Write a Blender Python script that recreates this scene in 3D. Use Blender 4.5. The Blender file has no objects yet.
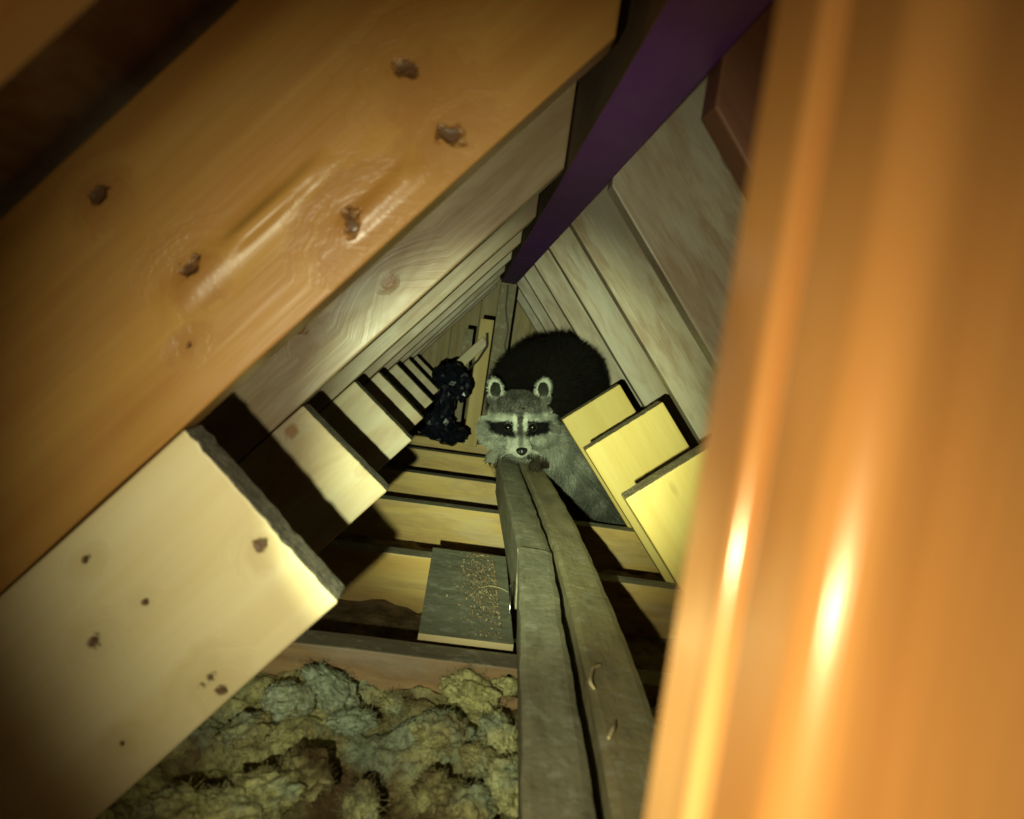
import bpy, bmesh, math, random
from mathutils import Vector, Matrix, noise, Euler

random.seed(7)
SC = bpy.context.scene
COL = SC.collection

# ------------------------------------------------------------------ camera
F = 800.0                       # focal length in pixels of the 1024 px wide frame
cam_d = bpy.data.cameras.new('camera'); cam = bpy.data.objects.new('camera', cam_d); COL.objects.link(cam)
cam_d.sensor_width = 36.0; cam_d.lens = 36.0 * F / 1024.0
cam_d.clip_start = 0.01; cam_d.clip_end = 50
aY = Vector((-42, 74.5, -800)).normalized()
aZ = Vector((0.139, 0.990, 0)); aZ = (aZ - aZ.dot(aY) * aY).normalized()
aX = aY.cross(aZ)
M = Matrix((aX, aY, aZ))        # rows: world axes in camera space = camera -> world rotation
cam.matrix_world = M.to_4x4()
SC.camera = cam
cam_d.dof.use_dof = True; cam_d.dof.focus_distance = 1.5; cam_d.dof.aperture_fstop = 8.0

def at(px, py, Y):
    d = M @ Vector((px - 512, -(py - 409.5), -F))
    return d * (Y / d.y)

SC.view_settings.view_transform = 'Standard'; SC.view_settings.look = 'None'
SC.view_settings.gamma = 1; SC.view_settings.use_curve_mapping = False
SC.view_settings.exposure = 0.0
w = bpy.data.worlds.new('world'); SC.world = w; w.use_nodes = True
w.node_tree.nodes['Background'].inputs[0].default_value = (0.06, 0.03, 0.012, 1)
w.node_tree.nodes['Background'].inputs[1].default_value = 0.25
SC.cycles.use_denoising = True

# ------------------------------------------------------------------ node helpers
class NT:
    def __init__(s, name):
        s.m = bpy.data.materials.new(name); s.m.use_nodes = True
        s.t = s.m.node_tree; s.n = s.t.nodes; s.l = s.t.links
        s.p = s.n['Principled BSDF']; s.out = s.n['Material Output']
    def new(s, k, **kw):
        nd = s.n.new(k)
        for a, b in kw.items(): setattr(nd, a, b)
        return nd
    def put(s, sock, v):
        if hasattr(v, 'is_output') or isinstance(v, bpy.types.NodeSocket): s.l.new(v, sock)
        else: sock.default_value = v
    def coord(s, kind='Object'): return s.new('ShaderNodeTexCoord').outputs[kind]
    def mapv(s, v, scale=(1, 1, 1), loc=(0, 0, 0)):
        m = s.new('ShaderNodeMapping'); s.l.new(v, m.inputs[0])
        s.put(m.inputs['Scale'], scale); s.put(m.inputs['Location'], loc); return m.outputs[0]
    def vadd(s, a, b):
        m = s.new('ShaderNodeVectorMath', operation='ADD'); s.put(m.inputs[0], a); s.put(m.inputs[1], b); return m.outputs[0]
    def vdist(s, a, b):
        m = s.new('ShaderNodeVectorMath', operation='DISTANCE'); s.put(m.inputs[0], a); s.put(m.inputs[1], b); return m.outputs['Value']
    def math(s, op, a, b=0.0, c=0.0):
        m = s.new('ShaderNodeMath', operation=op); s.put(m.inputs[0], a); s.put(m.inputs[1], b); s.put(m.inputs[2], c); return m.outputs[0]
    def noise(s, v, scale=5, detail=4, rough=.5, dist=0):
        m = s.new('ShaderNodeTexNoise'); s.l.new(v, m.inputs['Vector'])
        m.inputs['Scale'].default_value = scale; m.inputs['Detail'].default_value = detail
        m.inputs['Roughness'].default_value = rough; m.inputs['Distortion'].default_value = dist
        return m.outputs['Fac'], m.outputs['Color']
    def ramp(s, f, stops):
        r = s.new('ShaderNodeValToRGB'); s.l.new(f, r.inputs[0]); e = r.color_ramp.elements
        while len(e) < len(stops): e.new(0.5)
        for i, (p, c) in enumerate(stops):
            e[i].position = p; e[i].color = (c, c, c, 1) if not hasattr(c, '__len__') else (*c, 1)
        return r.outputs[0]
    def mix(s, f, a, b, mode='MIX'):
        m = s.new('ShaderNodeMix', data_type='RGBA', blend_type=mode)
        s.put(m.inputs[0], f)
        for sock, v in ((m.inputs[6], a), (m.inputs[7], b)):
            if hasattr(v, '__len__') and not isinstance(v, bpy.types.NodeSocket): sock.default_value = (*v[:3], 1)
            else: s.l.new(v, sock)
        return m.outputs[2]
    def bump(s, h, dist=.001, strength=1.0, prev=None):
        b = s.new('ShaderNodeBump'); s.l.new(h, b.inputs['Height']); b.inputs['Distance'].default_value = dist
        b.inputs['Strength'].default_value = strength
        if prev is not None: s.l.new(prev, b.inputs['Normal'])
        return b.outputs[0]

def wood(name, light=(.60, .42, .20), dark=(.40, .21, .075), gloss=.45, knots=(), stains=0.0, grey=0.0, scattered=0.5, ridges=(), kcol=(.10, .045, .018), kdeep=.004):
    """lumber: grain runs along local X. knots: (x, z, radius) in the board's own metres."""
    t = NT(name); co = t.coord()
    info = t.new('ShaderNodeObjectInfo').outputs['Random']
    off = t.new('ShaderNodeCombineXYZ'); t.l.new(t.math('MULTIPLY', info, 9.0), off.inputs[0]); t.l.new(t.math('MULTIPLY', info, 5.0), off.inputs[2])
    cv = co if knots else t.vadd(co, off.outputs[0])
    # warp around knots
    sep = t.new('ShaderNodeSeparateXYZ'); t.l.new(cv, sep.inputs[0])
    kn = None; halo = None
    _, wc = t.noise(cv, 60, 2)
    for (kx, kz, kr) in knots:
        cm = t.new('ShaderNodeCombineXYZ'); t.l.new(sep.outputs[0], cm.inputs[0]); t.l.new(sep.outputs[2], cm.inputs[2])
        d = t.vdist(t.mapv(cm.outputs[0], (.75, 1, 1), (-kx * .75, 0, -kz)), (0, 0, 0))
        nz, _ = t.noise(cv, 70 , 3)
        nz2, _ = t.noise(cv, 220, 3)
        d = t.math('ADD', d, t.math('ADD', t.math('MULTIPLY', t.math('SUBTRACT', nz, .5), (kr * 3.4 if kr < .009 else .007)), t.math('MULTIPLY', t.math('SUBTRACT', nz2, .5), (min(kr, .004) if kr < .009 else .0012) * 1.4)))
        a = t.ramp(t.math('DIVIDE', d, kr * 2.2), [(0.0, 1.0), (.20, .95), (.46, 0.0)])
        b = t.ramp(t.math('DIVIDE', d, kr * 5.0), [(0.0, 1.0), (1.0, 0.0)])
        kn = a if kn is None else t.math('MAXIMUM', kn, a)
        halo = b if halo is None else t.math('MAXIMUM', halo, b)
    # random small pin knots
    vo = t.new('ShaderNodeTexVoronoi'); t.l.new(t.mapv(cv, (4.0, .01, 11)), vo.inputs['Vector']); vo.inputs['Scale'].default_value = 1.3
    pin = t.ramp(vo.outputs['Distance'], [(0.0, scattered), (.045, scattered), (.085, 0.0)])
    pinh = t.ramp(vo.outputs['Distance'], [(0.0, .8 * scattered), (.25, 0.0)])
    kn = pin if kn is None else t.math('MAXIMUM', kn, pin)
    halo = pinh if halo is None else t.math('MAXIMUM', halo, pinh)
    # grain
    g = t.math('ADD', t.math('MULTIPLY', sep.outputs[2], 60.0), t.math('MULTIPLY', halo, 2.6))
    cg = t.new('ShaderNodeCombineXYZ'); t.l.new(t.math('MULTIPLY', sep.outputs[0], 2.0), cg.inputs[0])
    t.l.new(t.math('MULTIPLY', sep.outputs[1], 30.0), cg.inputs[1]); t.l.new(g, cg.inputs[2])
    gf, _ = t.noise(cg.outputs[0], .7, 3, .55, .4)
    gf2, _ = t.noise(cg.outputs[0], 3.5, 3, .6)
    big, _ = t.noise(t.mapv(cv, (3, 6, 9)), 1.6, 3, .6)
    grain = t.ramp(gf, [(.3, 0.0), (.5, .55), (.7, 1.0)])
    c = t.mix(grain, light, dark)
    c = t.mix(t.ramp(big, [(.35, 0.0), (.7, .55)]), c, tuple(x * .9 + .02 for x in light))
    c = t.mix(t.math('MULTIPLY', gf2, .35), c, tuple(x * .72 for x in light))
    c = t.mix(t.math('MULTIPLY', halo, .55), c, tuple(x * .8 for x in dark))
    if stains:
        sf, _ = t.noise(t.mapv(cv, (2.6, 5, 13)), 1.7, 5, .62, .35)
        c = t.mix(t.ramp(sf, [(.45, 0.0), (.55, stains), (.62, stains * .3)]), c, (.24, .14, .07))
        sf2, _ = t.noise(t.mapv(cv, (2.2, 5, 9), (3, 1, 7)), 1.6, 4, .6, .3)
        c = t.mix(t.ramp(sf2, [(.5, 0.0), (.64, stains)]), c, (.44, .41, .33))
    if grey:
        df, _ = t.noise(t.mapv(cv, (14, 14, 14)), 1.5, 6, .7, .3)
        c = t.mix(t.ramp(df, [(.3, grey), (.72, grey * .2)]), c, (.26, .26, .18))
        df2, _ = t.noise(cv, 45, 4, .7)
        c = t.mix(t.ramp(df2, [(.54, 0.0), (.64, .75 * grey)]), c, (.55, .55, .42))
        df4, _ = t.noise(t.mapv(cv, (5, 20, 30)), 2.2, 4, .7)
        c = t.mix(t.ramp(df4, [(.5, 0.0), (.66, .55 * grey)]), c, (.12, .09, .05))
    c = t.mix(kn, c, kcol)
    t.l.new(c, t.p.inputs['Base Color'])
    rf, _ = t.noise(cv, 18, 3)
    t.l.new(t.math('ADD', t.math('MULTIPLY', rf, .25), gloss), t.p.inputs['Roughness'])
    b1 = t.bump(big, .004, .6)
    b2 = t.bump(gf2, .0007, .6, b1)
    b3 = t.bump(t.math('MULTIPLY', kn, -1.0), kdeep, .8, b2)
    for (x0, x1, z0, wd, hgt) in ridges:   # low ridges left by the planer, running along the grain
        wz, _ = t.noise(t.mapv(cv, (9, 9, 1)), 1.0, 2)
        dz = t.math('ABSOLUTE', t.math('SUBTRACT', t.math('ADD', sep.outputs[2], t.math('MULTIPLY', t.math('SUBTRACT', wz, .5), .004)), z0))
        e1 = t.new('ShaderNodeMapRange', interpolation_type='SMOOTHERSTEP'); t.l.new(dz, e1.inputs[0]); e1.inputs[1].default_value = 0; e1.inputs[2].default_value = wd; e1.inputs[3].default_value = 1; e1.inputs[4].default_value = 0
        dx = t.math('ABSOLUTE', t.math('SUBTRACT', sep.outputs[0], (x0 + x1) / 2))
        e2 = t.new('ShaderNodeMapRange', interpolation_type='SMOOTHSTEP'); t.l.new(dx, e2.inputs[0]); e2.inputs[1].default_value = abs(x1 - x0) * .3; e2.inputs[2].default_value = abs(x1 - x0) * .6; e2.inputs[3].default_value = 1; e2.inputs[4].default_value = 0
        b3 = t.bump(t.math('MULTIPLY', e1.outputs[0], e2.outputs[0]), hgt, 1.0, b3)
    if grey:
        df3, _ = t.noise(cv, 80, 5, .7); b3 = t.bump(df3, .0018, .8, b3)
    t.l.new(b3, t.p.inputs['Normal'])
    return t.m

def endgrain(name, c1=(.34, .29, .21), c2=(.13, .11, .075)):
    t = NT(name); co = t.coord()
    f, _ = t.noise(co, 60, 5, .7); f2, _ = t.noise(t.mapv(co, (1, 1, 1)), 260, 3, .7)
    c = t.mix(t.ramp(f, [(.35, 0.0), (.65, 1.0)]), c1, c2)
    c = t.mix(t.ramp(f2, [(.4, .6), (.55, 0.0)]), c, tuple(x * .4 for x in c2))
    t.l.new(c, t.p.inputs['Base Color']); t.p.inputs['Roughness'].default_value = .9
    t.l.new(t.bump(f2, .004, 1.0, t.bump(f, .006, 1)), t.p.inputs['Normal'])
    return t.m

def plain(name, c, rough=.6, metal=0.0, nscale=40, amt=.4, bump=.001, spec=.5):
    t = NT(name); co = t.coord(); f, _ = t.noise(co, nscale, 4, .6)
    t.l.new(t.mix(t.ramp(f, [(.3, 0.0), (.7, 1.0)]), tuple(x * (1 - amt) for x in c), tuple(min(1, x * (1 + amt)) for x in c)), t.p.inputs['Base Color'])
    t.p.inputs['Roughness'].default_value = rough; t.p.inputs['Metallic'].default_value = metal
    t.p.inputs['Specular IOR Level'].default_value = spec
    t.l.new(t.bump(f, bump), t.p.inputs['Normal']); return t.m

# ------------------------------------------------------------------ object helpers
def link(o, parent=None):
    COL.objects.link(o)
    if parent: o.parent = parent
    return o
def tag(o, label=None, cat=None, group=None, kind=None):
    for k, v in (('label', label), ('category', cat), ('group', group), ('kind', kind)):
        if v: o[k] = v
    return o
def finish(name, bm, mats, parent=None, smooth=False):
    me = bpy.data.meshes.new(name); bm.to_mesh(me); bm.free()
    for m in (mats if isinstance(mats, (list, tuple)) else [mats]): me.materials.append(m)
    if smooth:
        for p in me.polygons: p.use_smooth = True
    return link(bpy.data.objects.new(name, me), parent)

def lumber(name, poly, thick, mats, frame, wobble=.0008, ragged=(), bevel=.0022, rag=.0012, seed=0, seg=.03):
    """A sawn board. poly = outline in (along, across) metres, extruded by thick; frame = world matrix whose
    x = along the grain, y = thickness, z = across. ragged = indices of outline edges with a rough cut end."""
    bm = bmesh.new()
    pts = []; tagged = []
    n = len(poly)
    for i in range(n):
        a = Vector(poly[i]); b = Vector(poly[(i + 1) % n]); L = (b - a).length
        k = max(1, int(L / (.006 if i in ragged else seg)))
        for j in range(k):
            p = a.lerp(b, j / k); nv = Vector(((b - a).y, -(b - a).x)).normalized()
            q = noise.noise(Vector((p.x * 9 + seed * 3.1, p.y * 9, seed))) * wobble
            if i in ragged and 0 < j < k: q += (noise.noise(Vector((p.x * 160, p.y * 160, seed))) * .5 + .3 * noise.noise(Vector((p.x * 420, p.y * 420, seed)))) * rag
            pts.append(p + nv * q); tagged.append(i in ragged)
    f = [bm.verts.new((p.x, -thick / 2, p.y)) for p in pts]
    r = [bm.verts.new((p.x, thick / 2, p.y)) for p in pts]
    for i in range(len(pts)):
        j = (i + 1) % len(pts)
        fa = bm.faces.new((f[i], r[i], r[j], f[j])); fa.material_index = 1 if tagged[i] else 0
    bm.faces.new(f); bm.faces.new(list(reversed(r)))
    bmesh.ops.recalc_face_normals(bm, faces=bm.faces[:])
    o = finish(name, bm, mats)
    o.matrix_world = frame
    if bevel:
        md = o.modifiers.new('bevel', 'BEVEL'); md.width = bevel; md.segments = 2; md.limit_method = 'ANGLE'; md.angle_limit = math.radians(40)
    return o

SL, CL = .643, .766
def frame_left(c, Y):   # c = (t, n) of the local origin
    X = Vector((-SL, 0, -CL)); Z = Vector((CL, 0, -SL))   # along slope down-left ; toward the inside
    Yv = Z.cross(X); o = X * c[0] + Z * c[1]; o.y = Y
    m = Matrix((X, Yv, Z)).transposed().to_4x4(); m.translation = o; return m
def frame_right(c, Y):
    X = Vector((SL, 0, -CL)); Z = Vector((CL, 0, SL))     # down-right ; outward
    Yv = Z.cross(X); o = X * c[0] + Z * c[1]; o.y = Y
    m = Matrix((X, Yv, Z)).transposed().to_4x4(); m.translation = o; return m
def local_left(p):  return (-SL * p.x - CL * p.z, CL * p.x - SL * p.z)
def local_right(p): return (SL * p.x - CL * p.z, CL * p.x + SL * p.z)

E = endgrain('weathered_end_grain')
E2 = endgrain('sawn_end_grain', (.45, .38, .18), (.28, .20, .09))
TH = .034
def knots_left(pix, Y, c):
    r = []
    for (px, py, rad) in pix:
        t, n = local_left(at(px, py, Y)); r.append((t - c[0], n - c[1], rad))
    return r

# ------------------------------------------------------------------ left slope
ORD = ['first', 'second', 'third', 'fourth', 'fifth', 'sixth', 'seventh', 'eighth', 'ninth']
YR = [.53 + .4 * i for i in range(8)]
c1 = (.2, -.16)
def rg(pa, pb, wd, h):
    a = local_left(at(*pa, .53)); b = local_left(at(*pb, .53)); return (a[0] - c1[0], b[0] - c1[0], (a[1] + b[1]) / 2 - c1[1], wd, h)
RIDGES = [rg((225, 250), (325, 160), .010, .0028), rg((160, 300), (300, 195), .016, .002), rg((340, 235), (420, 165), .012, .002)]
MR1 = wood('pine_rafter_near', (.44, .23, .055), (.32, .13, .028), .24, knots_left([(188, 268, .006), (352, 222, .008), (452, 135, .007), (410, 68, .008), (190, 345, .003), (100, 195, .005)], .53, c1), scattered=0, ridges=RIDGES)
c2 = (.1, -.16)
MR2 = wood('pine_rafter_second', (.40, .31, .18), (.26, .16, .08), .3, knots_left([(388, 283, .012), (300, 330, .006)], .93, c2), .5, scattered=.3, kcol=(.20, .09, .03), kdeep=.0015)
MRF = wood('pine_rafter', (.34, .26, .15), (.20, .13, .06), .33, (), .4)
for i, Y in enumerate(YR):
    n1 = [-.080, -.0697, -.072, -.074, -.075, -.075, -.075, -.075][i]; n0 = n1 - .172
    xe = .080 if i else .066
    c = c1 if i == 0 else c2
    te = lambda n: (CL * n - xe) / SL
    poly = [(te(n0) - c[0], n0 - c[1]), (te(n1) - c[0], n1 - c[1]), (.78 - c[0], n1 - c[1]), (.60 - c[0], n0 - c[1])]
    o = lumber('rafter', poly, TH, [[MR1, MR2][i] if i < 2 else MRF, E], frame_left(c, Y + TH / 2), ragged=(), seed=i)
    lab = ['wide orange pine rafter across the upper left, with a row of dark knots',
           'pale pine rafter with a brown oval knot, just behind the wide orange rafter'][i] if i < 2 else \
          'pine rafter on the left slope, %s in line from the camera' % ORD[i]
    tag(o, lab, 'rafter', 'rafters of the left roof slope')

c3 = (.35, 0)
MB1 = wood('pale_pine_near', (.66, .54, .31), (.57, .43, .20), .38, knots_left([(210, 678, .0055), (222, 690, .004), (258, 545, .0045), (85, 560, .003), (95, 640, .004), (145, 602, .0022), (122, 743, .003)], .53, c3), 0.0, scattered=0)
c4 = (.3, 0)
MB2 = wood('pale_pine_second', (.52, .42, .24), (.40, .27, .12), .38, knots_left([(290, 432, .009), (372, 462, .004)], .93, c4), .3, scattered=.2, kcol=(.26, .12, .04), kdeep=.001)
MBF = wood('pale_pine', (.50, .42, .26), (.38, .27, .14), .4, (), .3, scattered=.2)
for i, Y in enumerate(YR[:7]):
    n0 = [-.0785, -.068, -.070, -.072, -.073, -.073, -.073][i]; n1 = [.0745, .071, .066, .066, .066, .064, .064][i]
    t0 = [.186, .194, .189, .195, .192, .19, .19][i]
    c = c3 if i == 0 else c4
    poly = [(t0 + (.004 if i else -.006) - c[0], n0 - c[1]), (t0 - c[0], n1 - c[1]), (.64 - c[0], n1 - c[1]), (.60 - c[0], n0 - c[1])]
    o = lumber('support_board', poly, TH, [[MB1, MB2][i] if i < 2 else MBF, E], frame_left(c, Y + TH / 2), ragged=(0,), seed=20 + i, wobble=.001, rag=.0035 if i == 0 else .0012)
    lab = ['broad pale pine board at lower left with a rough grey cut end', 'pale board with a dark diagonal shadow, second in the row of cut ends at left'][i] if i < 2 else \
          'pale board with a square cut end, %s in the left row from the camera' % ORD[i]
    tag(o, lab, 'board', 'sawn boards fixed under the left rafters')

# near board at the top left corner, close to the camera
o = lumber('rafter', [(-.5, -.25), (-.5, -.128), (.5, -.128), (.5, -.25)], .022, [wood('orange_pine', (.62, .36, .12), (.50, .26, .08), .4, scattered=0), E], frame_left((0, 0), .211), seed=50)
tag(o, 'blurred orange rafter cutting the top left corner beside the camera', 'rafter', 'rafters of the left roof slope')

# ------------------------------------------------------------------ right slope
MRD = wood('reddish_dark_pine', (.17, .065, .028), (.10, .035, .014), .5, scattered=.2)  # nearest right rafter: its shadow is put into the wood colour as dark red
MRR = wood('pine_rafter_right', (.50, .43, .31), (.32, .24, .14), .28, (), .6)
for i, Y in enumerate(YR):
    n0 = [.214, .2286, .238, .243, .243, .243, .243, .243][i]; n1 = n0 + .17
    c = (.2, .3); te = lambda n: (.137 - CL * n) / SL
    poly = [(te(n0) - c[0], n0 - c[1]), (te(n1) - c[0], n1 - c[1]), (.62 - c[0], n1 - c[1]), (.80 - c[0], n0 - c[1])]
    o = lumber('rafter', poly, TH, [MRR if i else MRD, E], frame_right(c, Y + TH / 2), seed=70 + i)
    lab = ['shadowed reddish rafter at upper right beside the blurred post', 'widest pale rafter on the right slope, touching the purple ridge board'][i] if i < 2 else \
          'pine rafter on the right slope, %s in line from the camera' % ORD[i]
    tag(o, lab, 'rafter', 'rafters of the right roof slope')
MY = wood('yellow_pine', (.68, .52, .15), (.60, .42, .09), .42, (), 0, scattered=.25)
specs = [(YR[1], .054, .216, .262, 'nearest of the three yellow boards at right, partly behind the blurred post'),
         (YR[2], .0625, .217, .266, 'middle of the three stepped yellow boards at right of the raccoon'),
         (YR[3], .073, .221, .262, 'farthest yellow board at right, its corner beside the raccoon cheek')]
for i, (Y, n0, n1, t0, lab) in enumerate(specs):
    c = (.4, .14)
    poly = [(t0 - c[0], n0 - c[1]), (t0 - c[0], n1 - c[1]), (.66 - c[0], n1 - c[1]), (.66 - c[0], n0 - c[1])]
    o = lumber('support_board', poly, TH, [MY, E2], frame_right(c, Y + TH / 2), ragged=(0,), seed=90 + i)
    tag(o, lab, 'board', 'sawn boards fixed under the right rafters')

# ------------------------------------------------------------------ ridge board, roof deck, gable, floor
MP = wood('purple_stained_wood', (.16, .026, .28), (.10, .016, .20), .5, (), 0, scattered=.3)  # purple base colour for the ridge board, its two wide sides excepted
fr = Matrix((Vector((0, 1, 0)), Vector((-1, 0, 0)), Vector((0, 0, 1)))).transposed().to_4x4()
o = lumber('ridge_board', [(-.2, .198), (2.84, .198), (2.84, .49), (-.2, .49)], .053, [MP, E], Matrix.Translation((.109, 0, 0)) @ fr, seed=101)
o.data.materials.append(wood('dark_ridge_side', (.16, .10, .05), (.10, .05, .025), .6, scattered=.3))
for p in o.data.polygons:
    if abs(p.normal.y) > .8: p.material_index = 2
tag(o, 'long purple ridge board running from the top edge down to the dark post', 'beam')

def slab(name, c, X, Z, mat, kind='structure'):
    pass
MD = wood('roof_deck_boards', (.13, .055, .022), (.08, .03, .012), .6, (), .2)
for side, fn, n, sgn in (('left', frame_left, -.262, -1), ('right', frame_right, .418, 1)):
    base = fn((0, 0), 0)
    X = base.col[0].xyz; Z = base.col[2].xyz
    bm = bmesh.new()
    for k in range(24):                     # deck planks run along the tunnel, pattern of one surface
        a = -.46 + k * 1.2 if side == 'left' else -.28 + k * 1.2
        if a > .3: break
        q = n + random.uniform(-.001, .001)
        vs = []
        for y in (-.25, 3.6):
            for tt in (a + .001, a + 1.199):
                for nn in (q, q + sgn * .018): vs.append(bm.verts.new((y, nn, tt)))
        idx = [(0, 1, 3, 2), (4, 6, 7, 5), (0, 4, 5, 1), (2, 3, 7, 6), (0, 2, 6, 4), (1, 5, 7, 3)]
        for f in idx: bm.faces.new([vs[j] for j in f])
    bmesh.ops.recalc_face_normals(bm, faces=bm.faces[:])
    o = finish('ceiling', bm, MD)
    m = Matrix((Vector((0, 1, 0)), Z, X)).transposed().to_4x4(); o.matrix_world = m
    tag(o, 'dark board roof deck behind the %s hand rafters' % side, 'roof', kind='structure')

MG = wood('gable_boards', (.46, .36, .17), (.30, .20, .08), .5, (), .3)
bm = bmesh.new()
for k in range(18):
    x0 = -.85 + k * .11
    bmesh.ops.create_cube(bm, size=1, matrix=Matrix.Translation((0, random.uniform(-.002, .002), x0 + .055)) @ Matrix.Diagonal((1.5, .02, .108, 1)))
o = finish('wall_far', bm, MG)
o.matrix_world = Matrix.Translation((0, 3.42, .05)) @ Matrix((Vector((0, 0, 1)), Vector((0, 1, 0)), Vector((1, 0, 0)))).transposed().to_4x4()
tag(o, 'vertical board gable wall at the far end of the attic', 'wall', kind='structure')

HJ = -.37
bm = bmesh.new(); bmesh.ops.create_cube(bm, size=1, matrix=Matrix.Translation((.1, 1.7, HJ - .122)) @ Matrix.Diagonal((1.9, 3.9, .02, 1)))
o = finish('floor', bm, plain('dusty_board', (.10, .06, .03), .9)); tag(o, 'dusty dark ceiling board under the joists', 'floor', kind='structure')

# joists
fj = Matrix.Identity(4)
YJ = [.885, 1.289, 1.689, 2.045, 2.46, 2.76, 3.1]
MJ1 = wood('joist_pine_near', (.60, .40, .18), (.45, .25, .09), .5, (), .5, .15)
MJ = wood('joist_pine', (.64, .46, .14), (.50, .29, .06), .42, (), .35, scattered=.4)
MJT = wood('dusty_top', (.33, .28, .17), (.25, .2, .11), .8, (), 0, .7, scattered=0)
for i, Y in enumerate(YJ):
    th = .044 if i == 0 else .04
    o = lumber('joist', [(-.62, -.112), (.62, -.112), (.62, 0), (-.62, 0)], th, [MJ1 if i == 0 else MJ, MJT], Matrix.Translation((.10, Y + th / 2, HJ)), seed=120 + i)
    for p in o.data.polygons:
        if p.normal.z > .8: p.material_index = 1
    lab = ['nearest floor joist with a dusty grey top, insulation piled against it', 'floor joist half covered by the grey plywood scrap'][i] if i < 2 else \
          'pale floor joist crossing the attic floor, %s from the camera' % ORD[i]
    tag(o, lab, 'joist', 'floor joists')

# ------------------------------------------------------------------ two grey planks on edge along the floor
MS = wood('dusty_grey_wood', (.50, .46, .28), (.34, .29, .16), .6, (), 0, .75, scattered=.1)
def runner(p, q, w, h, mat, seed, lean=0.0, bow=0.0):
    (x0, y0), (x1, y1) = p, q
    d = Vector((x1 - x0, y1 - y0, 0)); L = d.length; d.normalize()
    X = d; Z = Vector((0, 0, 1)); Yv = Z.cross(X)
    m = Matrix((X, Yv, Z)).transposed().to_4x4(); m.translation = Vector(((x0 + x1) / 2, (y0 + y1) / 2, HJ))
    bm = bmesh.new(); bmesh.ops.create_cube(bm, size=1, matrix=Matrix.Translation((0, 0, h / 2)) @ Matrix.Diagonal((L, w, h, 1)))
    bmesh.ops.subdivide_edges(bm, edges=[e for e in bm.edges if abs((e.verts[0].co - e.verts[1].co).x) > .1], cuts=60, use_grid_fill=True)
    bmesh.ops.subdivide_edges(bm, edges=[e for e in bm.edges if abs((e.verts[0].co - e.verts[1].co).y) > .01 or abs((e.verts[0].co - e.verts[1].co).z) > .01], cuts=7, use_grid_fill=True)
    for v in bm.verts:
        if v.co.z > .001:
            c = v.co; k = Vector((c.x * 14, c.y * 50, c.z * 50 + seed * 7))
            edge = (abs(abs(c.y) - w / 2) < .001) and c.z > h - .001
            a = noise.noise(k) * .0016 + (noise.noise(k * 3.1) * .0012 if edge else 0)
            v.co.y += a - lean * (1 - v.co.z / h) * 0; v.co.z += noise.noise(k + Vector((9, 9, 9))) * .0016 - (.0018 if edge else 0)
    for v in bm.verts: v.co.y -= lean * (1 - v.co.z / h) + bow * (1 - (2 * v.co.x / L) ** 2)
    o = finish('runner_board', bm, mat, smooth=False); o.matrix_world = m
    return o
MS2 = wood('cracked_grey_wood', (.62, .52, .25), (.28, .19, .07), .6, (), 0, .6, scattered=.2)
H1 = .09
tag(runner((.0925, .42), (.130, 1.085), .046, H1, MS, 1, .011), 'near length of grey dusty plank standing on edge, left of the pair', 'plank')
tag(runner((.131, 1.09), (.130, 1.93), .047, H1 - .003, MS, 2, .008), 'far length of grey dusty plank ending under the raccoon chin', 'plank')
tag(runner((.150, .40), (.184, 1.90), .050, H1 - .002, MS2, 3, 0, .020), 'cracked brownish grey plank, right of the pair', 'plank')

# torn fibre curls on the cracked plank
def tube(bm, pts, radii, seg=8):
    rings = []
    for i, p in enumerate(pts):
        d = (pts[min(i + 1, len(pts) - 1)] - pts[max(i - 1, 0)]).normalized()
        u = d.orthogonal().normalized(); v = d.cross(u)
        if rings:
            pu = rings[-1][1]; u = (pu - pu.dot(d) * d).normalized(); v = d.cross(u)
        r = radii[i] if hasattr(radii, '__len__') else radii
        rings.append(([bm.verts.new(p + (u * math.cos(a) + v * math.sin(a)) * r) for a in [2 * math.pi * k / seg for k in range(seg)]], u))
    for a, b in zip(rings, rings[1:]):
        for k in range(seg): bm.faces.new((a[0][k], a[0][(k + 1) % seg], b[0][(k + 1) % seg], b[0][k]))
    bm.faces.new(list(reversed(rings[0][0]))); bm.faces.new(rings[-1][0])
def bez(pts, n=14):
    out = []
    for i in range(len(pts) - 1):
        p0 = pts[max(i - 1, 0)]; p1 = pts[i]; p2 = pts[i + 1]; p3 = pts[min(i + 2, len(pts) - 1)]
        for k in range(n):
            t = k / n
            out.append(.5 * ((2 * p1) + (p2 - p0) * t + (2 * p0 - 5 * p1 + 4 * p2 - p3) * t * t + (3 * p1 - p0 - 3 * p2 + p3) * t ** 3))
    out.append(pts[-1]); return out
MSt = plain('pale_splinter', (.62, .52, .28), .7)
def floor_at(px, py, z):            # point of the horizontal plane z seen at the pixel
    d = M @ Vector((px - 512, -(py - 409.5), -F)); return d * (z / d.z)
for pix, lab in (([(600, 665), (592, 672), (590, 684), (595, 688)], 'pale curled splinter on the edge of the cracked plank'),
                 ([(615, 722), (612, 733), (608, 741)], 'short pale splinter lower down on the cracked plank')):
    bm = bmesh.new(); P = [floor_at(x, y, HJ + H1 + .001) for x, y in pix]
    P = [p + Vector((0, 0, .003 * math.sin(i * 1.2))) for i, p in enumerate(P)]
    b = bez(P); tube(bm, b, [.0012 + .0006 * math.sin(3.14 * i / len(b)) for i in range(len(b))])
    tag(finish('wood_splinter', bm, MSt, smooth=True), lab, 'splinter')

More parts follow.
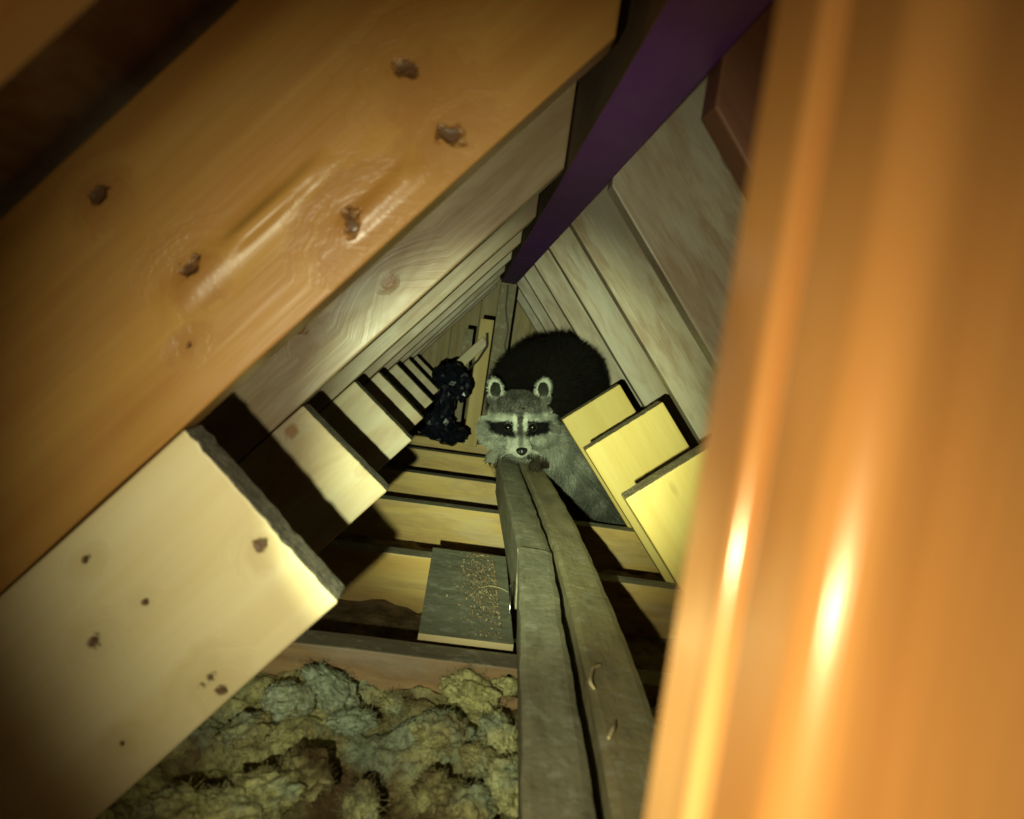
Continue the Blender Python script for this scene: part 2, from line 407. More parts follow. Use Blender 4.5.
# ------------------------------------------------------------------ plywood scrap with debris and nail
MPl = wood('grey_plywood', (.34, .34, .24), (.22, .22, .15), .6, (), 0, .7, scattered=0)
MPe = wood('plywood_edge', (.60, .48, .26), (.45, .33, .16), .6)
bm = bmesh.new()
zt = HJ + .0085
cs = [floor_at(418, 636, zt), floor_at(530, 655, zt), floor_at(522, 566, zt), floor_at(432, 557, zt)]
cs = [Vector((-.0115, .935, zt)), Vector((.104, .935, zt)), Vector((.112, 1.325, zt)), Vector((-.012, 1.325, zt))]
N = 14
gr = [[bm.verts.new(cs[0].lerp(cs[1], i / N).lerp(cs[3].lerp(cs[2], i / N), j / N)) for i in range(N + 1)] for j in range(N + 1)]
for j in range(N):
    for i in range(N): bm.faces.new((gr[j][i], gr[j][i + 1], gr[j + 1][i + 1], gr[j + 1][i]))
top = bm.faces[:]
r = bmesh.ops.extrude_face_region(bm, geom=top)
for v in [g for g in r['geom'] if isinstance(g, bmesh.types.BMVert)]: v.co.z -= .008
bmesh.ops.recalc_face_normals(bm, faces=bm.faces[:])
for f in bm.faces: f.material_index = 0 if abs(f.normal.z) > .5 else 1
o = finish('plywood_scrap', bm, [MPl, MPe]); 
bm_ = None
tag(o, 'square grey plywood scrap with a pale edge lying across two joists', 'plywood')
# debris
bm = bmesh.new(); rnd = random.Random(3)
for k in range(650):
    u = min(.97, max(.15, rnd.gauss(.78, .17))); v = min(.95, max(.03, rnd.gauss(.55, .24)))
    x = -.0115 + u * .104; y = .94 + v * .39
    s = rnd.uniform(.0006, .0018)
    mt = Matrix.Translation((x, y, zt + s * .5)) @ Euler((rnd.random() * 6, rnd.random() * 6, rnd.random() * 6)).to_matrix().to_4x4() @ Matrix.Diagonal((s * rnd.uniform(.8, 2.4), s, s * .7, 1))
    g = bmesh.ops.create_icosphere(bm, subdivisions=1, radius=1, matrix=mt)
    mi = rnd.choice((0, 0, 1, 2))
    for vv in g['verts']:
        for f in vv.link_faces: f.material_index = mi
o = finish('sawdust_debris', bm, [plain('debris_brown', (.20, .13, .06), .9), plain('debris_pale', (.28, .22, .12), .9), plain('debris_dark', (.08, .06, .03), .9)])
tag(o, 'scattered brown droppings and wood crumbs on the plywood scrap', 'debris', kind='stuff')
bm = bmesh.new()
a = Vector((.0945, 1.02, zt + .0005)); b = Vector((.096, 1.115, zt + .006))
a = floor_at(509.5, 614, zt + .002); b = a + Vector((.003, .03, .035))
b = at(511, 586, a.y + .025)
tube(bm, [a, a.lerp(b, .5), b], [.0012, .0012, .0012], 10)
nl = finish('nail', bm, plain('bright_steel', (.8, .82, .78), .25, 1.0), smooth=True)
tag(nl, 'shiny steel nail leaning against the grey plank on the plywood scrap', 'nail')
dn = (b - a).normalized(); bm = bmesh.new(); tube(bm, [b, b + dn * .0012], [.0026, .0026], 12)
finish('nail_head', bm, bpy.data.materials['bright_steel'], nl)
bm = bmesh.new(); P = [floor_at(x, y, zt + .0015) for x, y in ((480, 588), (490, 586), (500, 588), (508, 592))]
tube(bm, bez(P), .0005, 6); tag(finish('straw', bm, MSt, smooth=True), 'thin pale straw lying among crumbs beside the nail', 'straw')

# ------------------------------------------------------------------ insulation
def insulation_mat(name='fibreglass', ca=(.26, .19, .09), cb=(.82, .82, .38)):
    t = NT(name); co = t.coord()
    f, _ = t.noise(co, 9, 5, .65, .3); f2, _ = t.noise(t.vadd(co, (4, 2, 1)), 12, 4, .6); f3, _ = t.noise(co, 130, 5, .75, .5)
    c = t.mix(t.ramp(f, [(.38, 0.0), (.60, 1.0)]), ca, cb)
    c = t.mix(t.ramp(f2, [(.52, 0.0), (.62, .8)]), c, (.48, .60, .42))
    c = t.mix(t.ramp(f3, [(.35, .75), (.55, 0.0)]), c, (.10, .075, .035))
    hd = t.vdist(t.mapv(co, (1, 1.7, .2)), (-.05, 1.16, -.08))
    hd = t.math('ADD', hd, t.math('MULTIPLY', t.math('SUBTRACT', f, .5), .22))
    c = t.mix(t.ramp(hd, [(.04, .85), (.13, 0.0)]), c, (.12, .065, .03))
    t.l.new(c, t.p.inputs['Base Color']); t.p.inputs['Roughness'].default_value = 1.0
    t.p.inputs['Specular IOR Level'].default_value = .1
    t.l.new(t.bump(f3, .0025, 1.0), t.p.inputs['Normal']); return t.m
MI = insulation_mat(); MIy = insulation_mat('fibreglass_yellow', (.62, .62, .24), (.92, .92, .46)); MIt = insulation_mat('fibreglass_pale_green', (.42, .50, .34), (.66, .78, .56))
bm = bmesh.new()
NX, NY = 230, 170
X0, X1, Y0, Y1 = -.50, .40, .34, .884
G = []
def fbm(p, n=5):
    s = 0; a = 1
    for _ in range(n): s += a * (1 - 2 * abs(noise.noise(p))); p = p * 2.07 + Vector((3.1, 1.7, .3)); a *= .52
    return s
for j in range(NY + 1):
    row = []
    for i in range(NX + 1):
        x = X0 + (X1 - X0) * i / NX; y = Y0 + (Y1 - Y0) * j / NY
        q = Vector((x * 9, y * 9, .4)); wv = noise.noise_vector(q) * .5
        big = noise.noise(Vector((x * 8 + 3.3, y * 10, 1.1)))
        rd = -fbm(Vector((x * 11, y * 11, 2.2)) + wv, 5)
        z = HJ - .040 + big * .032 + rd * .017 + .022 * max(0, (y - .70) / .18)
        # hollow in the middle, mound by the planks
        z -= .060 * math.exp(-((x + .05) ** 2 / .014 + (y - .70) ** 2 / .0035))
        row.append(bm.verts.new((x + wv.y * .012, y + (wv.x * .012 if j < NY else 0), z)))
    G.append(row)
for j in range(NY):
    for i in range(NX): bm.faces.new((G[j][i], G[j][i + 1], G[j + 1][i + 1], G[j + 1][i]))
rnd = random.Random(11)
tufts = [(470, 692, .050, 1.0), (508, 684, .034, 1.0), (440, 730, .042, .8), (500, 735, .04, .7), (508, 785, .042, .8), (330, 688, .050, 1.0), (288, 700, .044, .9), (352, 722, .034, .6), (262, 795, .050, .9), (305, 772, .046, 1.0), (225, 812, .045, .7), (435, 790, .034, .4), (360, 806, .03, .3), (470, 812, .04, .6), (395, 705, .026, .3), (170, 818, .05, .6), (480, 760, .03, .5), (245, 730, .036, .3)]
for k, (px, py, R, q) in enumerate(tufts):
    p = floor_at(px, py, HJ - .022 - .018 * (1 - q))
    s = Matrix.Translation(p) @ Euler((rnd.uniform(-.4, .4), rnd.uniform(-.4, .4), rnd.random() * 6)).to_matrix().to_4x4() @ Matrix.Diagonal((R, R * .75, R * .5, 1))
    g = bmesh.ops.create_icosphere(bm, subdivisions=5, radius=1)
    for v in g['verts']:
        n0 = v.co.normalized(); d = -fbm(n0 * 1.3 + Vector((k * 3.3, 1, 2)), 5) * .17
        flat = 1 + .25 * noise.noise(n0 * 2.3 + Vector((k, 9, 9)))
        v.co = s @ (n0 * (0.85 + d) * flat)
    mi = {0: 1, 1: 1, 4: 1, 8: 1, 9: 1, 3: 1, 5: 2, 6: 2, 7: 2}.get(k, 0)
    for v in g['verts']:
        for f_ in v.link_faces: f_.material_index = mi
bmesh.ops.recalc_face_normals(bm, faces=bm.faces[:])
for v in bm.verts:
    if v.co.y > .884: v.co.y = .884
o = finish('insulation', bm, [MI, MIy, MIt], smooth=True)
tag(o, 'torn greenish yellow fibreglass insulation below the nearest joist', 'insulation', kind='stuff')
# loose fibres standing out of the insulation
hc = bpy.data.hair_curves.new('loose_fibres')
rnd = random.Random(5); NV = len(o.data.vertices); vs = o.data.vertices
src = [rnd.randrange(NV) for _ in range(16000)]
hc.add_curves([4] * len(src)); pos = []; rad = []
for s in src:
    v = vs[s]; p = v.co.copy(); d = (v.normal + Vector((rnd.gauss(0, .7), rnd.gauss(0, .7), rnd.gauss(0, .7)))).normalized(); L = rnd.uniform(.002, .007)
    cv = Vector((rnd.gauss(0, 1), rnd.gauss(0, 1), rnd.gauss(0, 1))) * .5
    for k in range(4):
        pos.extend(p + d * L * k / 3 + cv * L * (k / 3) ** 2); rad.append(.00018)
hc.attributes['position'].data.foreach_set('vector', pos)
ra = hc.attributes.get('radius') or hc.attributes.new('radius', 'FLOAT', 'POINT'); ra.data.foreach_set('value', rad)
hc.materials.append(MI)
ho = link(bpy.data.objects.new('loose_fibres', hc), o); ho['kind'] = 'stuff'

# flat old insulation low in the farther bays
bm = bmesh.new(); MI2 = plain('old_insulation', (.16, .11, .05), 1.0, 0, 25, .6, .01)
for a, b in zip(YJ, YJ[1:] + [3.4]):
    y0, y1 = a + .046, b - .002
    n, m_ = 60, 14
    g = [[bm.verts.new((-.5 + 1.15 * i / n, y0 + (y1 - y0) * j / m_, HJ - .088 + .016 * noise.noise(Vector((i * .3, (y0 + j * .03) * 12, 3))) + .008 * noise.noise(Vector((i * .9, (y0 + j * .03) * 40, 3))))) for i in range(n + 1)] for j in range(m_ + 1)]
    for j in range(m_):
        for i in range(n): bm.faces.new((g[j][i], g[j][i + 1], g[j + 1][i + 1], g[j + 1][i]))
tag(finish('insulation', bm, MI2, smooth=True), 'flattened brown insulation deep between the farther joists', 'insulation', kind='stuff')

# ------------------------------------------------------------------ far posts
MK = wood('dark_post_wood', (.26, .20, .12), (.16, .11, .06), .6, (), 0, .4)
def post(x, y, z0, z1, w, d, mat, seed, lab, tilt=0, kind='post'):
    m = Matrix((Vector((0, 0, 1)), Vector((0, 1, 0)), Vector((-1, 0, 0)))).transposed().to_4x4()
    m = Matrix.Translation((x, y, z0)) @ Matrix.Rotation(tilt, 4, 'Y') @ m
    L = z1 - z0
    o = lumber('post', [(0, -w / 2), (L, -w / 2), (L, w / 2), (0, w / 2)], d, [mat, E], m, seed=seed)
    return tag(o, lab, 'post')
post(.109, 2.82, HJ, .1965, .056, .04, MK, 201, 'dark upright post under the far end of the purple ridge board')
kp = bpy.data.objects['post']
MYS = wood('ochre_stud', (.55, .42, .16), (.42, .28, .09), .5)
post(.050, 2.70, HJ, .06, .046, .036, MYS, 202, 'ochre upright stud seen between the black plastic and the raccoon')
post(-.005, 2.72, HJ, .02, .03, .03, MK, 203, 'thin brown stud just behind the black plastic')
# steel strap and wire on the dark post
bm = bmesh.new()
bmesh.ops.create_cube(bm, size=1, matrix=Matrix.Translation(((.005), .2 - .18, 0)) @ Matrix.Diagonal((.0, .0, .0, 1)))
bm.clear()
P0 = at(484, 335, 2.6); 
st = [at(487, 333, 2.62), at(487, 346, 2.62), at(478, 360, 2.62), at(463, 375, 2.62)]
for a_, b_ in zip(st, st[1:]):
    tube(bm, [a_, b_], .004, 6)
tag(finish('strap', bm, plain('dark_strap', (.03, .025, .02), .5)), 'dark strap bent around the far pale brace', 'strap')
# pale brace between far rafters
A = at(453, 370, 2.66); B = at(486, 340, 2.66)
d = B - A; L = d.length; X = d.normalized(); Yv = Vector((0, 1, 0)); Z = X.cross(Yv)
m = Matrix((X, Yv, Z)).transposed().to_4x4(); m.translation = A
tag(lumber('brace', [(0, -.016), (L, -.016), (L, .016), (0, .016)], .02, [MBF, E], m, seed=210), 'short pale brace at the far end above the black plastic', 'brace')
bm = bmesh.new()
P = [at(508, 285, 2.80), at(506, 310, 2.80), at(508, 330, 2.80), at(505, 345, 2.80), at(507, 352, 2.80)]
tube(bm, bez(P), .0028, 6); tag(finish('cable', bm, plain('dark_cable', (.04, .035, .03), .4), smooth=True), 'thin dark cable hanging down the far upright post', 'cable')

# ------------------------------------------------------------------ black plastic
MBl = NT('black_plastic'); f, _ = MBl.noise(MBl.coord(), 22, 2)
MBl.p.inputs['Base Color'].default_value = (.006, .007, .012, 1); MBl.p.inputs['Roughness'].default_value = .24
MBl.l.new(MBl.bump(f, .003), MBl.p.inputs['Normal'])
def crumple(bm, c, r, seed, sub=3):
    g = bmesh.ops.create_icosphere(bm, subdivisions=sub, radius=1)
    for v in g['verts']:
        n0 = v.co.normalized(); q = n0 * 2.0 + Vector((seed, 2, 3))
        d = fbm(q, 2) * .34 + .2 * noise.noise(q * 1.1)
        cell = 0
        v.co = Vector((c.x + n0.x * r[0] * (.85 + d + cell), c.y + n0.y * r[1] * (.85 + d), c.z + n0.z * r[2] * (.85 + d + cell)))
bm = bmesh.new()
crumple(bm, at(450, 377, 2.3), (.042, .04, .034), 1.7)
crumple(bm, at(460, 388, 2.3), (.030, .03, .034), 5.7)
crumple(bm, at(444, 404, 2.3), (.024, .03, .045), 3.1)
crumple(bm, at(437, 424, 2.3), (.040, .04, .040), 2.6)
crumple(bm, at(449, 434, 2.3), (.046, .05, .026), 8.4)
o = finish('plastic_bag', bm, MBl.m, smooth=False)
tag(o, 'crumpled shiny black plastic bag at the far left, beside the raccoon', 'plastic bag')

# ------------------------------------------------------------------ foreground post
MF = wood('varnished_orange_wood', (.74, .42, .15), (.50, .23, .07), .06, (), 0, scattered=.2)
MF.node_tree.nodes['Principled BSDF'].inputs['Specular IOR Level'].default_value = .9
MF.node_tree.nodes['Principled BSDF'].inputs['Coat Weight'].default_value = 1
MF.node_tree.nodes['Principled BSDF'].inputs['Coat Roughness'].default_value = .22
fv = Matrix((Vector((0, 0, 1)), Vector((0, 1, 0)), Vector((-1, 0, 0)))).transposed().to_4x4()
root = bpy.data.objects.new('post', None); COL.objects.link(root); root.location = (.07, .13, HJ)
tag(root, 'blurred orange wooden post filling the right side, close to the camera', 'post')
def fpart(name, x0, x1, y0, y1, seed, bev):
    o = lumber(name, [(0, -(x1 - x0) / 2), (1.0, -(x1 - x0) / 2), (1.0, (x1 - x0) / 2), (0, (x1 - x0) / 2)], y1 - y0, [MF, E],
               Matrix.Identity(4), seed=seed, bevel=bev)
    o.modifiers['bevel'].segments = 10
    o.parent = root; o.matrix_local = Matrix.Translation(((x0 + x1) / 2 - .07, (y0 + y1) / 2 - .13, 0)) @ fv
    return o
fpart('outer_plank', .0515, .20, .102, .1335, 301, .008)
fpart('inner_plank', .0501, .20, .1340, .160, 302, .0022)

# ------------------------------------------------------------------ raccoon
ROOT_P = at(520, 427, 1.66)
up = Vector((M @ Vector((0, 1, 0)))); up.y = 0; up.normalize()
rt = Vector((0, 1, 0)).cross(up)
RM = Matrix((rt, Vector((0, 1, 0)), up)).transposed()      # local: x = right, y = away, z = up as the head is held
def L(px, py, Y): return RM.transposed() @ (at(px, py, Y) - ROOT_P)
U = .00208
bm = bmesh.new()
def ell(c, r, rot=None, sub=3):
    m = Matrix.Translation(Vector(c)) @ (Euler(rot).to_matrix().to_4x4() if rot else Matrix.Identity(4)) @ Matrix.Diagonal((*r, 1))
    bmesh.ops.create_icosphere(bm, subdivisions=sub, radius=1, matrix=m)
def chain(pts, rad, step=.4):
    for (p, r), (q, s) in zip(zip(pts, rad), zip(pts[1:], rad[1:])):
        p = Vector(p); q = Vector(q); n = max(1, int((q - p).length / (min(r, s) * step)))
        for k in range(n + 1):
            t = k / n; ell(p.lerp(q, t), (r + (s - r) * t,) * 3, sub=2)
# head
ell((0, .060, .014), (.064, .066, .056))
ell((0, .035, .012), (.046, .040, .036))
for s in (-1, 1):
    ell((s * .044, .052, -.016), (.036, .042, .034))
    ell((s * .060, .070, -.012), (.022, .030, .026))
    ell((s * .017, .004, -.004), (.017, .020, .014))        # brow / eye bed
    ell((s * .010, -.014, -.042), (.013, .022, .013))       # lip pads
    # ear: thick-rimmed cup
    e = Vector((s * .0515 + .002, .060, .077))
    ell(e + Vector((0, 0, -.001)), (.0165, .006, .0245), (-.2, s * .28, s * -.25))
    ell(e + Vector((-s * .004, .006, -.022)), (.020, .014, .016))
chain([(0, .02, -.012), (0, -.012, -.026), (0, -.034, -.040)], [.026, .019, .0125])
ell((0, -.012, -.054), (.013, .020, .008))                   # chin
# neck, trunk, haunches
chain([(0, .08, -.01), L(532, 425, 1.84), L(545, 405, 1.93)], [.060, .085, .105])
ell(L(541, 396, 2.00), (.128, .17, .128))
ell(L(572, 388, 2.02), (.080, .12, .110))
ell(L(560, 372, 2.02), (.075, .11, .085))
ell(L(588, 372, 2.0), (.035, .05, .032))
ell(L(556, 438, 2.04), (.135, .16, .115))
ell(L(585, 425, 2.02), (.085, .13, .11))
# right shoulder and foreleg running down behind the yellow boards
chain([L(548, 442, 1.80), L(568, 462, 1.84), L(588, 484, 1.86), L(606, 506, 1.87), L(618, 522, 1.865)], [.052, .058, .050, .036, .024])
# hind legs and feet
chain([L(520, 450, 2.0), L(512, 468, 1.98), L(514, 478, 1.93)], [.06, .035, .02])
chain([L(600, 450, 2.05), L(612, 470, 2.04), L(612, 484, 1.98)], [.06, .038, .022])
# left arm to the end of the plank
chain([L(515, 438, 1.86), L(503, 446, 1.84), L(494, 453, 1.86)], [.035, .020, .0125])
pw = L(493, 454, 1.86)
for k in range(5):
    a = -1.0 + k * .42
    q = pw + Vector((math.sin(a) * .020 - .004, -.022 * math.cos(a) - .004, -.007 - .002 * k)); ln = [.8, 1.0, 1.08, 1.0, .75][k]
    mid = pw.lerp(q, .55) + Vector((0, 0, .003)); chain([pw, mid, pw + (q - pw) * ln + Vector((0, 0, -.005))], [.0095, .0062, .0042])
# right paw on the other plank
chain([L(550, 450, 1.82), L(543, 458, 1.80), L(536, 462, 1.78)], [.030, .016, .0105])
pw2 = L(535, 463, 1.78)
for k in range(5):
    a = -.95 + k * .45
    q = pw2 + Vector((math.sin(a) * .021, -.021 * math.cos(a), -.006)); ln = [.75, 1.0, 1.08, 1.0, .8][k]
    mid = pw2.lerp(q, .55) + Vector((0, 0, .003)); chain([pw2, mid, pw2 + (q - pw2) * ln + Vector((0, 0, -.008))], [.0085, .0055, .0038])
# tail curling behind
chain([L(575, 440, 2.16), L(560, 462, 2.28), L(530, 468, 2.36), L(505, 466, 2.36)], [.04, .038, .034, .018])
me = bpy.data.meshes.new('tmp'); bm.to_mesh(me); bm.free()
tmp = bpy.data.objects.new('tmp', me); COL.objects.link(tmp)
md = tmp.modifiers.new('r', 'REMESH'); md.mode = 'VOXEL'; md.voxel_size = .0030
md = tmp.modifiers.new('s', 'SMOOTH'); md.iterations = 4; md.factor = .5
dg = bpy.context.evaluated_depsgraph_get(); dg.update()
body = bpy.data.meshes.new_from_object(tmp.evaluated_get(dg))
bpy.data.objects.remove(tmp)
ears = [Vector((s * .0515 + .002, .060, .077)) for s in (-1, 1)]
# scoop the ear cups
for v in body.vertices:
    for e in ears:
        d = Vector(((v.co.x - e.x) / .0125, 0, (v.co.z - e.z) / .0175)).length
        if d < 1 and v.co.y < e.y + .002 and v.co.y > e.y - .02: v.co.y += .006 * (1 - d * d)
body.update()

def sstep(a, b, x):
    t = max(0, min(1, (x - a) / (b - a))); return t * t * (3 - 2 * t)
def lerp3(a, b, t): return tuple(x + (y - x) * t for x, y in zip(a, b))
DARK = (.006, .0055, .005); GREY = (.20, .20, .16); PALE = (.52, .55, .44); MID = (.10, .10, .08); BLK = (.008, .008, .008)
def fur_of(p, n, rnd):
    """colour, length, lay direction for local point p with normal n"""
    u = p.x / U + rnd.gauss(0, .7); v = p.z / U + rnd.gauss(0, .7); au = abs(u)
    # ears
    for e in ears:
        dx = (p.x - e.x) / .0175; dz = (p.z - e.z) / .023
        d = math.hypot(dx, dz)
        if d < 1.25 and abs(p.y - e.y) < .018 and p.z > .060:
            if p.y < e.y + .004 and math.hypot((p.x - e.x) / .0165, (p.z - e.z + .003) / .024) < .72 and n.y < .2: return lerp3((.018, .02, .015), MID, rnd.random() * .5 * sstep(-.5, .8, -dz)), .004, Vector((0, -.3, .4))
            if n.y > .5: return DARK, .006, Vector((0, .2, 1))
            return lerp3(PALE, GREY, rnd.random() * .5), .0065, Vector((dx, -.2, dz)).normalized()
    inhead = (p - Vector((0, .045, 0))).length < .108 and p.y < .105 and p.z > -.070
    if inhead:
        lay = Vector((p.x * 9, .35, (p.z - .0) * 7 + (.35 if v > 8 else -.25)))
        ln = .004 + .010 * sstep(12, 36, au) + .004 * sstep(10, 28, v) 
        c = lerp3(GREY, MID, .3 + .6 * rnd.random())
        pat = .62 + .5 * sstep(-.35, .35, noise.noise(p * 55)); 
        if v > 8:       # forehead
            c = lerp3(GREY, DARK, min(1, .15 + .85 * rnd.random()))
            if au > 22: c = lerp3(c, GREY, .6)
            ln = .007
        # cheeks
        if v <= 8 and au > 10: c = lerp3(PALE, GREY, .35 + .6 * rnd.random())
        # brow band
        bz = 9.5 - .04 * au
        w = sstep(5.5, 2.5, abs(v - bz)) * sstep(3, 6, au) * sstep(46, 34, au)
        c = lerp3(c, PALE, (.55 + .3 * sstep(18, 32, au)) * w)
        # bridge stripes, pale
        w = sstep(2.2, 3.6, au) * sstep(8.5, 6.2, au) * sstep(15, 9, v) * sstep(-6, 0, v)
        c = lerp3(c, PALE, w)
        # mask
        top = 5.5 - .10 * max(0, au - 14); bot = -9.8 + .28 * max(0, au - 16)
        w = sstep(6.0, 8.5, au + max(0, -v) * .25) * sstep(33, 28, au) * sstep(top + 1.5, top - .8, v) * sstep(bot - 1.6, bot + .8, v)
        # muzzle pale
        wm = sstep(14, 10.5, au) * sstep(-5, -11, v + au * .25)
        c = lerp3(c, PALE, wm * .95)
        c = lerp3(c, BLK, min(1, w * 1.15) * (1 - .8 * wm))
        # central dark stripe
        w = sstep(3.4, 1.8, au) * sstep(17, 10, v) * sstep(-26, -21, v)
        c = lerp3(c, DARK, w * (.55 if v > -4 else .7))
        if wm > .3 or p.y < .005: ln = .0028; lay = Vector((p.x * 10, .9, -.15))
        if v < -24 and au < 12: c = lerp3(c, PALE, .6)
        if au > 12 or v > 10: c = tuple(x * pat for x in c)
        return c, ln, lay
    # paws
    for q, cc in ((pw, (.22, .22, .17)), (pw2, (.035, .028, .018))):
        if (p - q).length < .034: return cc, .003, Vector((0, -1, 0))
    # body
    q = RM @ p + ROOT_P
    Pb = L(545, 394, 2.0)
    light = 0
    a = L(560, 455, 1.82); b = L(618, 522, 1.87); ab = b - a; t = max(0, min(1, (p - a).dot(ab) / ab.length_squared)); dist = (p - (a + ab * t)).length
    light = sstep(.085, .05, dist) * (1 - .75 * t) * (.55 + .45 * sstep(-.1, .3, noise.noise(p * 28)))
    light = max(light, sstep(.125, .09, (p - Vector((.01, .09, -.05))).length) * sstep(.01, -.03, p.z))
    c = lerp3(DARK, (.014, .012, .008), rnd.random())
    c = lerp3(c, lerp3(PALE, GREY, .35 + .65 * rnd.random()), light * .9)
    if q.y > 2.17 and p.z < -.04:
        c = lerp3((.02, .02, .018), GREY, 1.0 if math.sin(p.x * 110) > .2 else 0)
    return c, .024 - .008 * light, Vector((.15, .9, -.45))

ca = body.color_attributes.new('fur_color', 'FLOAT_COLOR', 'POINT')
rn = random.Random(1)
for v in body.vertices:
    c, _, _ = fur_of(v.co, v.normal, rn); ca.data[v.index].color = (*c, 1)
for p in body.polygons: p.use_smooth = True
tm = NT('raccoon_hide'); at_n = tm.new('ShaderNodeAttribute', attribute_name='fur_color')
tm.l.new(at_n.outputs['Color'], tm.p.inputs['Base Color']); tm.p.inputs['Roughness'].default_value = .85; tm.p.inputs['Specular IOR Level'].default_value = .06
body.materials.append(tm.m); body.name = 'raccoon'
rac = bpy.data.objects.new('raccoon', body); COL.objects.link(rac)
mw = RM.to_4x4(); mw.translation = ROOT_P; rac.matrix_world = mw
tag(rac, 'raccoon crouching at the far end, chin over the grey planks, looking at the camera', 'raccoon')

# fur
rn = random.Random(2)
body.calc_loop_triangles(); tris = body.loop_triangles
import bisect
cum = []; s = 0
for t in tris:
    cen = (body.vertices[t.vertices[0]].co)
    wgt = 3.2 if (cen.y < .11 and cen.z > -.07 and abs(cen.x) < .11) else 1.0
    s += t.area * wgt; cum.append(s)
NH = 60000; K = 4
pos = []; rad = []; colr = []
for _ in range(NH):
    t = tris[min(len(tris) - 1, bisect.bisect(cum, rn.random() * s))]
    a, b = rn.random(), rn.random()
    if a + b > 1: a, b = 1 - a, 1 - b
    v0, v1, v2 = [body.vertices[i] for i in t.vertices]
    p = v0.co * (1 - a - b) + v1.co * a + v2.co * b
    n = (v0.normal * (1 - a - b) + v1.normal * a + v2.normal * b).normalized()
    # keep eyes and nose free
    if any((p - Vector((sx * .0252, -.006, 0))).length < .0085 for sx in (-1, 1)) or (p - Vector((.001, -.046, -.042))).length < .010: continue
    c, ln, lay = fur_of(p, n, rn)
    if lay.length > 0: lay = lay.normalized()
    lay = lay - lay.dot(n) * n
    ln *= rn.uniform(.6, 1.25)
    j = Vector((rn.gauss(0, .16), rn.gauss(0, .16), rn.gauss(0, .16)))
    d0 = (n * .75 + lay * .6 + j).normalized(); d1 = (n * .35 + lay * 1.0 + j).normalized()
    q = p.copy(); r0 = .00032 if ln < .012 else .00042
    for k in range(K):
        f = k / (K - 1)
        pos.extend(q if k == 0 else q); rad.append(r0 * (1 - .8 * f))
        q = q + d0.lerp(d1, f) * ln / (K - 1)
    dk = rn.uniform(.75, 1.25); colr.append(tuple(min(1, x * dk) for x in c))
NH = len(colr)
hc = bpy.data.hair_curves.new('fur'); hc.add_curves([K] * NH)
hc.attributes['position'].data.foreach_set('vector', pos)
ra = hc.attributes.get('radius') or hc.attributes.new('radius', 'FLOAT', 'POINT'); ra.data.foreach_set('value', rad)
cc = hc.attributes.new('fur_color', 'FLOAT_COLOR', 'CURVE')
flat = []
for c in colr: flat.extend((*c, 1))
cc.data.foreach_set('color', flat)
hc.materials.append(tm.m)
fur = link(bpy.data.objects.new('fur', hc), rac); fur['kind'] = 'stuff'

# eyes, nose, whiskers
me_ = NT('wet_black_eye'); me_.p.inputs['Base Color'].default_value = (.006, .005, .004, 1); me_.p.inputs['Roughness'].default_value = .2; me_.p.inputs['Coat Weight'].default_value = 1
for sx in (-1, 1):
    bm = bmesh.new(); bmesh.ops.create_uvsphere(bm, u_segments=24, v_segments=16, radius=.0094, matrix=Matrix.Diagonal((1.05, 1, .95, 1)))
    e = finish('eye', bm, me_.m, rac, True); e.location = (sx * .0252, -.0125, .0008); e['label'] = 'glossy black eye'
bm = bmesh.new(); bmesh.ops.create_uvsphere(bm, u_segments=24, v_segments=16, radius=1)
for v in bm.verts:
    c = v.co
    v.co = Vector((c.x * .0115 * (1 + .18 * c.z), c.y * .009, c.z * .0085 - .0015 * (1 - c.x ** 2)))
    for sx in (-1, 1):
        d = Vector((v.co.x - sx * .0052, 0, v.co.z + .001)).length
        if d < .003 and c.y < 0: v.co.y += .004 * (1 - d / .003)
ns = finish('nose', bm, plain('wet_nose', (.012, .012, .012), .3), rac, True); ns.location = (.001, -.047, -.0435); ns['label'] = 'black leathery nose'
bm = bmesh.new(); rn = random.Random(9)
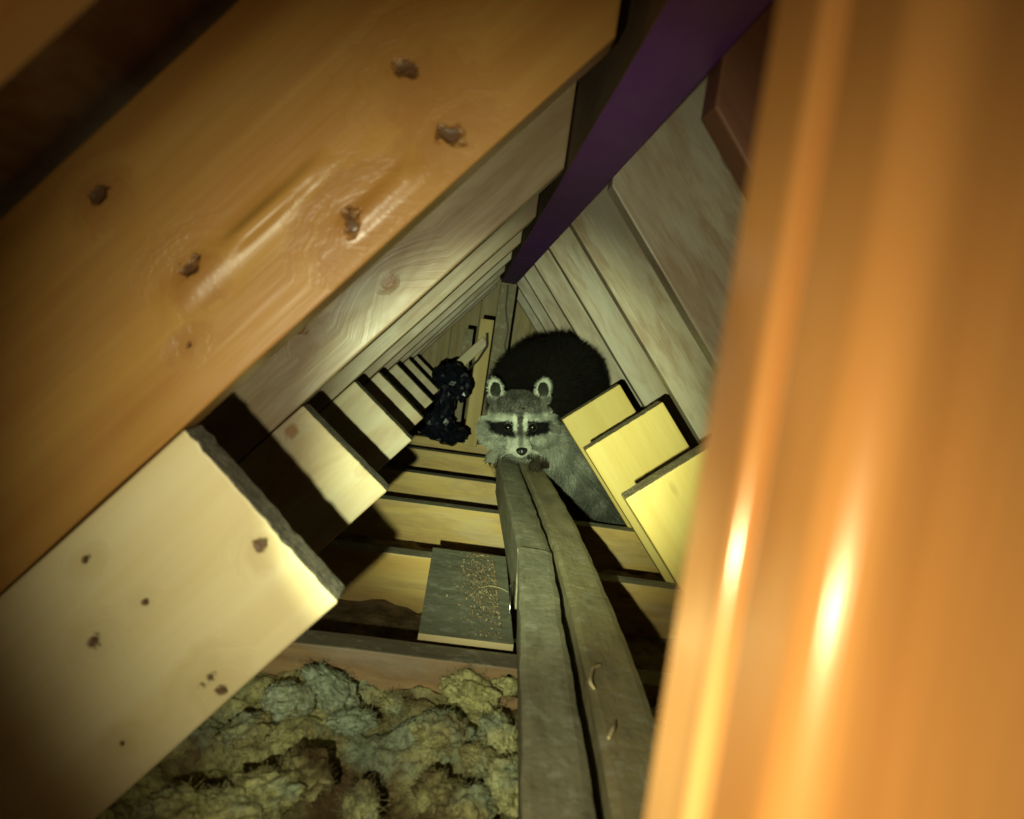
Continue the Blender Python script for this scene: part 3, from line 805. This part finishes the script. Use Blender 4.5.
for sx in (-1, 1):
    for k in range(7):
        p = Vector((sx * .013, -.028, -.042 - .002 * (k % 3))); d = Vector((sx, .25 + rn.uniform(-.2, .3), rn.uniform(-.5, .2))).normalized()
        ln = rn.uniform(.03, .05); tube(bm, [p, p + d * ln * .5, p + d * ln + Vector((0, .003, -.006))], [.0003, .00022, .00008], 4)
wh = finish('whiskers', bm, plain('whisker', (.6, .6, .5), .5), rac); wh['kind'] = 'stuff'
for base, nm in ((pw, 0), (pw2, 1)):
    for k in range(5):
        a = (-1.0 + k * .42) if nm == 0 else (-.95 + k * .45)
        if nm == 0: q = base + Vector((math.sin(a) * .020 - .004, -.022 * math.cos(a) - .004, -.007 - .002 * k)); ln = [.8, 1.0, 1.08, 1.0, .75][k]
        else: q = base + Vector((math.sin(a) * .021, -.021 * math.cos(a), -.006)); ln = [.75, 1.0, 1.08, 1.0, .8][k]
        tip = base + (q - base) * ln + Vector((0, 0, -.005)); d = (q - base).normalized()
        bm = bmesh.new(); tube(bm, [tip, tip + d * .005 + Vector((0, 0, -.001)), tip + d * .009 + Vector((0, 0, -.004))], [.0018, .0013, .0003], 6)
        finish('claw', bm, plain('claw_horn', (.05, .04, .03), .4) if 'claw_horn' not in bpy.data.materials else bpy.data.materials['claw_horn'], rac, True)

# ------------------------------------------------------------------ lights: a torch held beside the camera
def spot(name, loc, tgt, power, color, size, blend, radius):
    ld = bpy.data.lights.new(name, 'SPOT'); ld.energy = power; ld.color = color; ld.spot_size = math.radians(size); ld.spot_blend = blend; ld.shadow_soft_size = radius
    o = link(bpy.data.objects.new(name, ld)); o.location = loc
    o.rotation_euler = (Vector(tgt) - Vector(loc)).to_track_quat('-Z', 'Y').to_euler(); return o
LP = Vector((-.050, 0, -.066))
spot('torch_beam', LP, at(535, 420, 1.9), 120, (.84, 1.0, .60), 32, 1.0, .005)
spot('torch_corona', LP, at(525, 405, 1.9), 14, (.95, .97, .66), 70, 1.0, .005)
spot('torch_spill', LP, at(740, 430, 1.5), 2.3, (1.0, .72, .36), 112, 1.0, .005)
